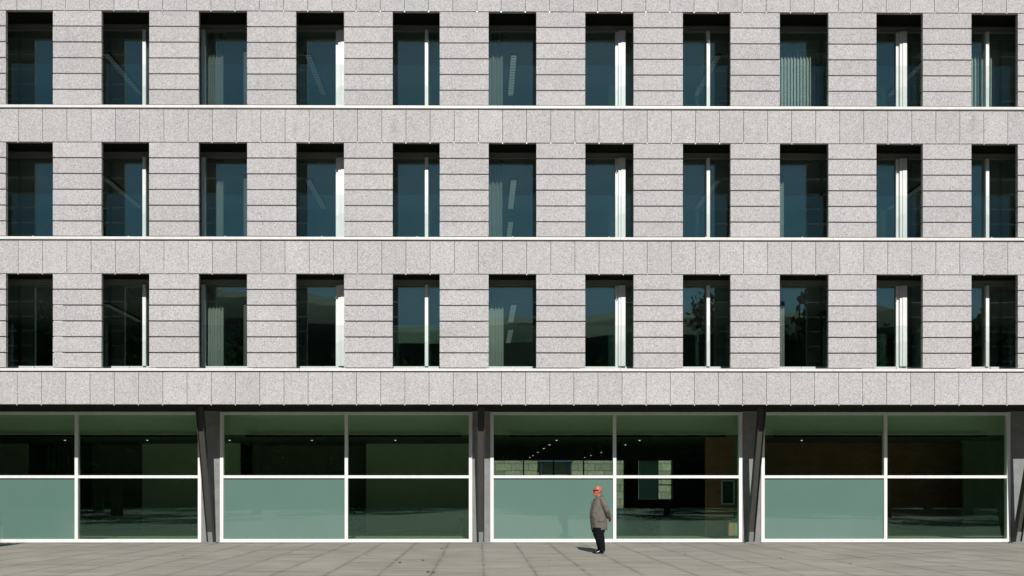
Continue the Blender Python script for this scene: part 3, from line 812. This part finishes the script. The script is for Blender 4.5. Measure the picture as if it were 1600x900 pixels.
# head lies a little forward: hair fringe, ear pieces, glasses
b = MB()
b.rings([(1.535, .035, 0, .038, .055), (1.565, .030, 0, .050, .071), (1.60, .026, 0, .057, .080), (1.63, .024, 0, .056, .079)], 22)
hair = remesh(b.build('hair', M_hair, man, True), .006, 2)
b = MB()
for s_ in (-1, 1):
    b.box(-.152, -.136, s_ * .036 - .028, s_ * .036 + .028, 1.578, 1.618, 0, .005)
    b.box(-.142, -.020, s_ * .0815 - .003, s_ * .0815 + .003, 1.597, 1.611)
    b.box(-.148, -.136, min(s_ * .06, s_ * .084), max(s_ * .06, s_ * .084), 1.592, 1.616)
b.box(-.15, -.14, -.012, .012, 1.603, 1.611)
b.build('sunglasses', M_lens, man)
b = MB()
b.tube([(-.005, 0, 1.40), (.006, 0, 1.458)], [.074, .062], 22); b.tube([(-.04, 0, 1.40), (-.11, 0, 1.36)], [.05, .03], 12)
b.build('shirt_collar', M_shirt, man, True)
# raincoat
b = MB()
b.rings([(.605, .004, 0, .198, .245), (.70, .002, 0, .202, .25), (.83, -.008, 0, .212, .255), (.95, -.024, 0, .212, .255), (1.05, -.024, 0, .208, .25), (1.2, -.008, 0, .188, .24),
         (1.31, .004, 0, .165, .225), (1.385, .012, 0, .135, .19), (1.43, .014, 0, .100, .12), (1.455, .012, 0, .080, .09)], 36, pw=2.3)
for s_ in (-1, 1):
    b.tube([(.03, s_ * .15, 1.385), (.055, s_ * .21, 1.33), (.10, s_ * .262, 1.20), (.145, s_ * .272, 1.09), (.185, s_ * .20, .99), (.235, s_ * .10, .925)], [.070, .082, .076, .070, .063, .058], 18)
def folds(co):
    d = .004 * noise.noise(Vector((co.x * 9, co.y * 9, co.z * 5))) + .007 * noise.noise(Vector((co.x * 22 + co.z * 14, co.y * 20, co.z * 7)))
    if co.z < .95: d += .006 * math.sin(math.atan2(co.y, co.x) * 9 + co.z * 3) * (.95 - co.z) / .35
    return d
coat = remesh(b.build('raincoat', M_coat, man, True), .009, 4, .5, folds)
# collar, front edge, pocket flap and cuff straps
b = MB()
b.tube([(.075, 0, 1.475), (.03, -.085, 1.465), (-.07, -.085, 1.415), (-.135, -.05, 1.365)], [(.010, .034), (.010, .036), (.010, .036), (.008, .022)], 10)
b.tube([(.075, 0, 1.475), (.03, .085, 1.465), (-.07, .085, 1.415), (-.135, .05, 1.365)], [(.010, .034), (.010, .036), (.010, .036), (.008, .022)], 10)
b.build('coat_collar', M_coat, coat, True)
b = MB()
for k in range(14):
    z0 = .615 + k * .052; z1 = z0 + .052
    fr_ = lambda z_: -.19 - .042 * math.exp(-((z_ - .97) / .2) ** 2)
    b.tube([(fr_(z0) - .004, -.02, z0), (fr_(z1) - .004, -.02, z1)], [.007, .007], 6)
b.build('coat_placket', M_coat, coat, True)
b = MB(); b.box(-.075, .075, -.270, -.255, .825, .865, 0, .005); o = b.build('pocket_flap', M_coat, coat)
for s_ in (-1, 1):
    b = MB(); b.tube([(.215, s_ * .138, .955), (.232, s_ * .11, .932)], [.066, .064], 16); b.build('cuff', M_coat, coat, True)
# trousers
b = MB()
b.rings([(.54, -.02, 0, .165, .20), (.70, -.015, 0, .165, .20), (.85, -.01, 0, .145, .18), (.95, -.01, 0, .13, .16)], 24)
b.tube([(-.025, -.09, .66), (-.035, -.095, .50), (.02, -.095, .30), (.055, -.09, .12), (.055, -.09, .055)], [.165, .14, .108, .082, .084], 18)
b.tube([(.01, .09, .66), (-.01, .095, .50), (.035, .095, .30), (.06, .09, .12), (.06, .09, .055)], [.135, .118, .096, .080, .082], 18)
def tf(co): return .006 * noise.noise(Vector((co.x * 16, co.y * 16, co.z * 9)))
remesh(b.build('trousers', M_trou, man, True), .009, 3, .5, tf)
for s_ in (-1, 1):
    b = MB(); y_ = s_ * .092
    dx = -.01 if s_ < 0 else .0
    b.rings([(.0, -.02 + dx, y_, .135, .046), (.025, -.02 + dx, y_, .138, .048), (.045, -.015 + dx, y_, .125, .045), (.07, .02 + dx, y_, .085, .042), (.095, .05 + dx, y_, .045, .04)], 20, pw=2.4)
    b.build('shoe', M_shoe, man, True)

# face-centred placeholder prototypes never used stay out of the scene
for i, o in enumerate(protos):
    if not used[i]: bpy.data.objects.remove(o)
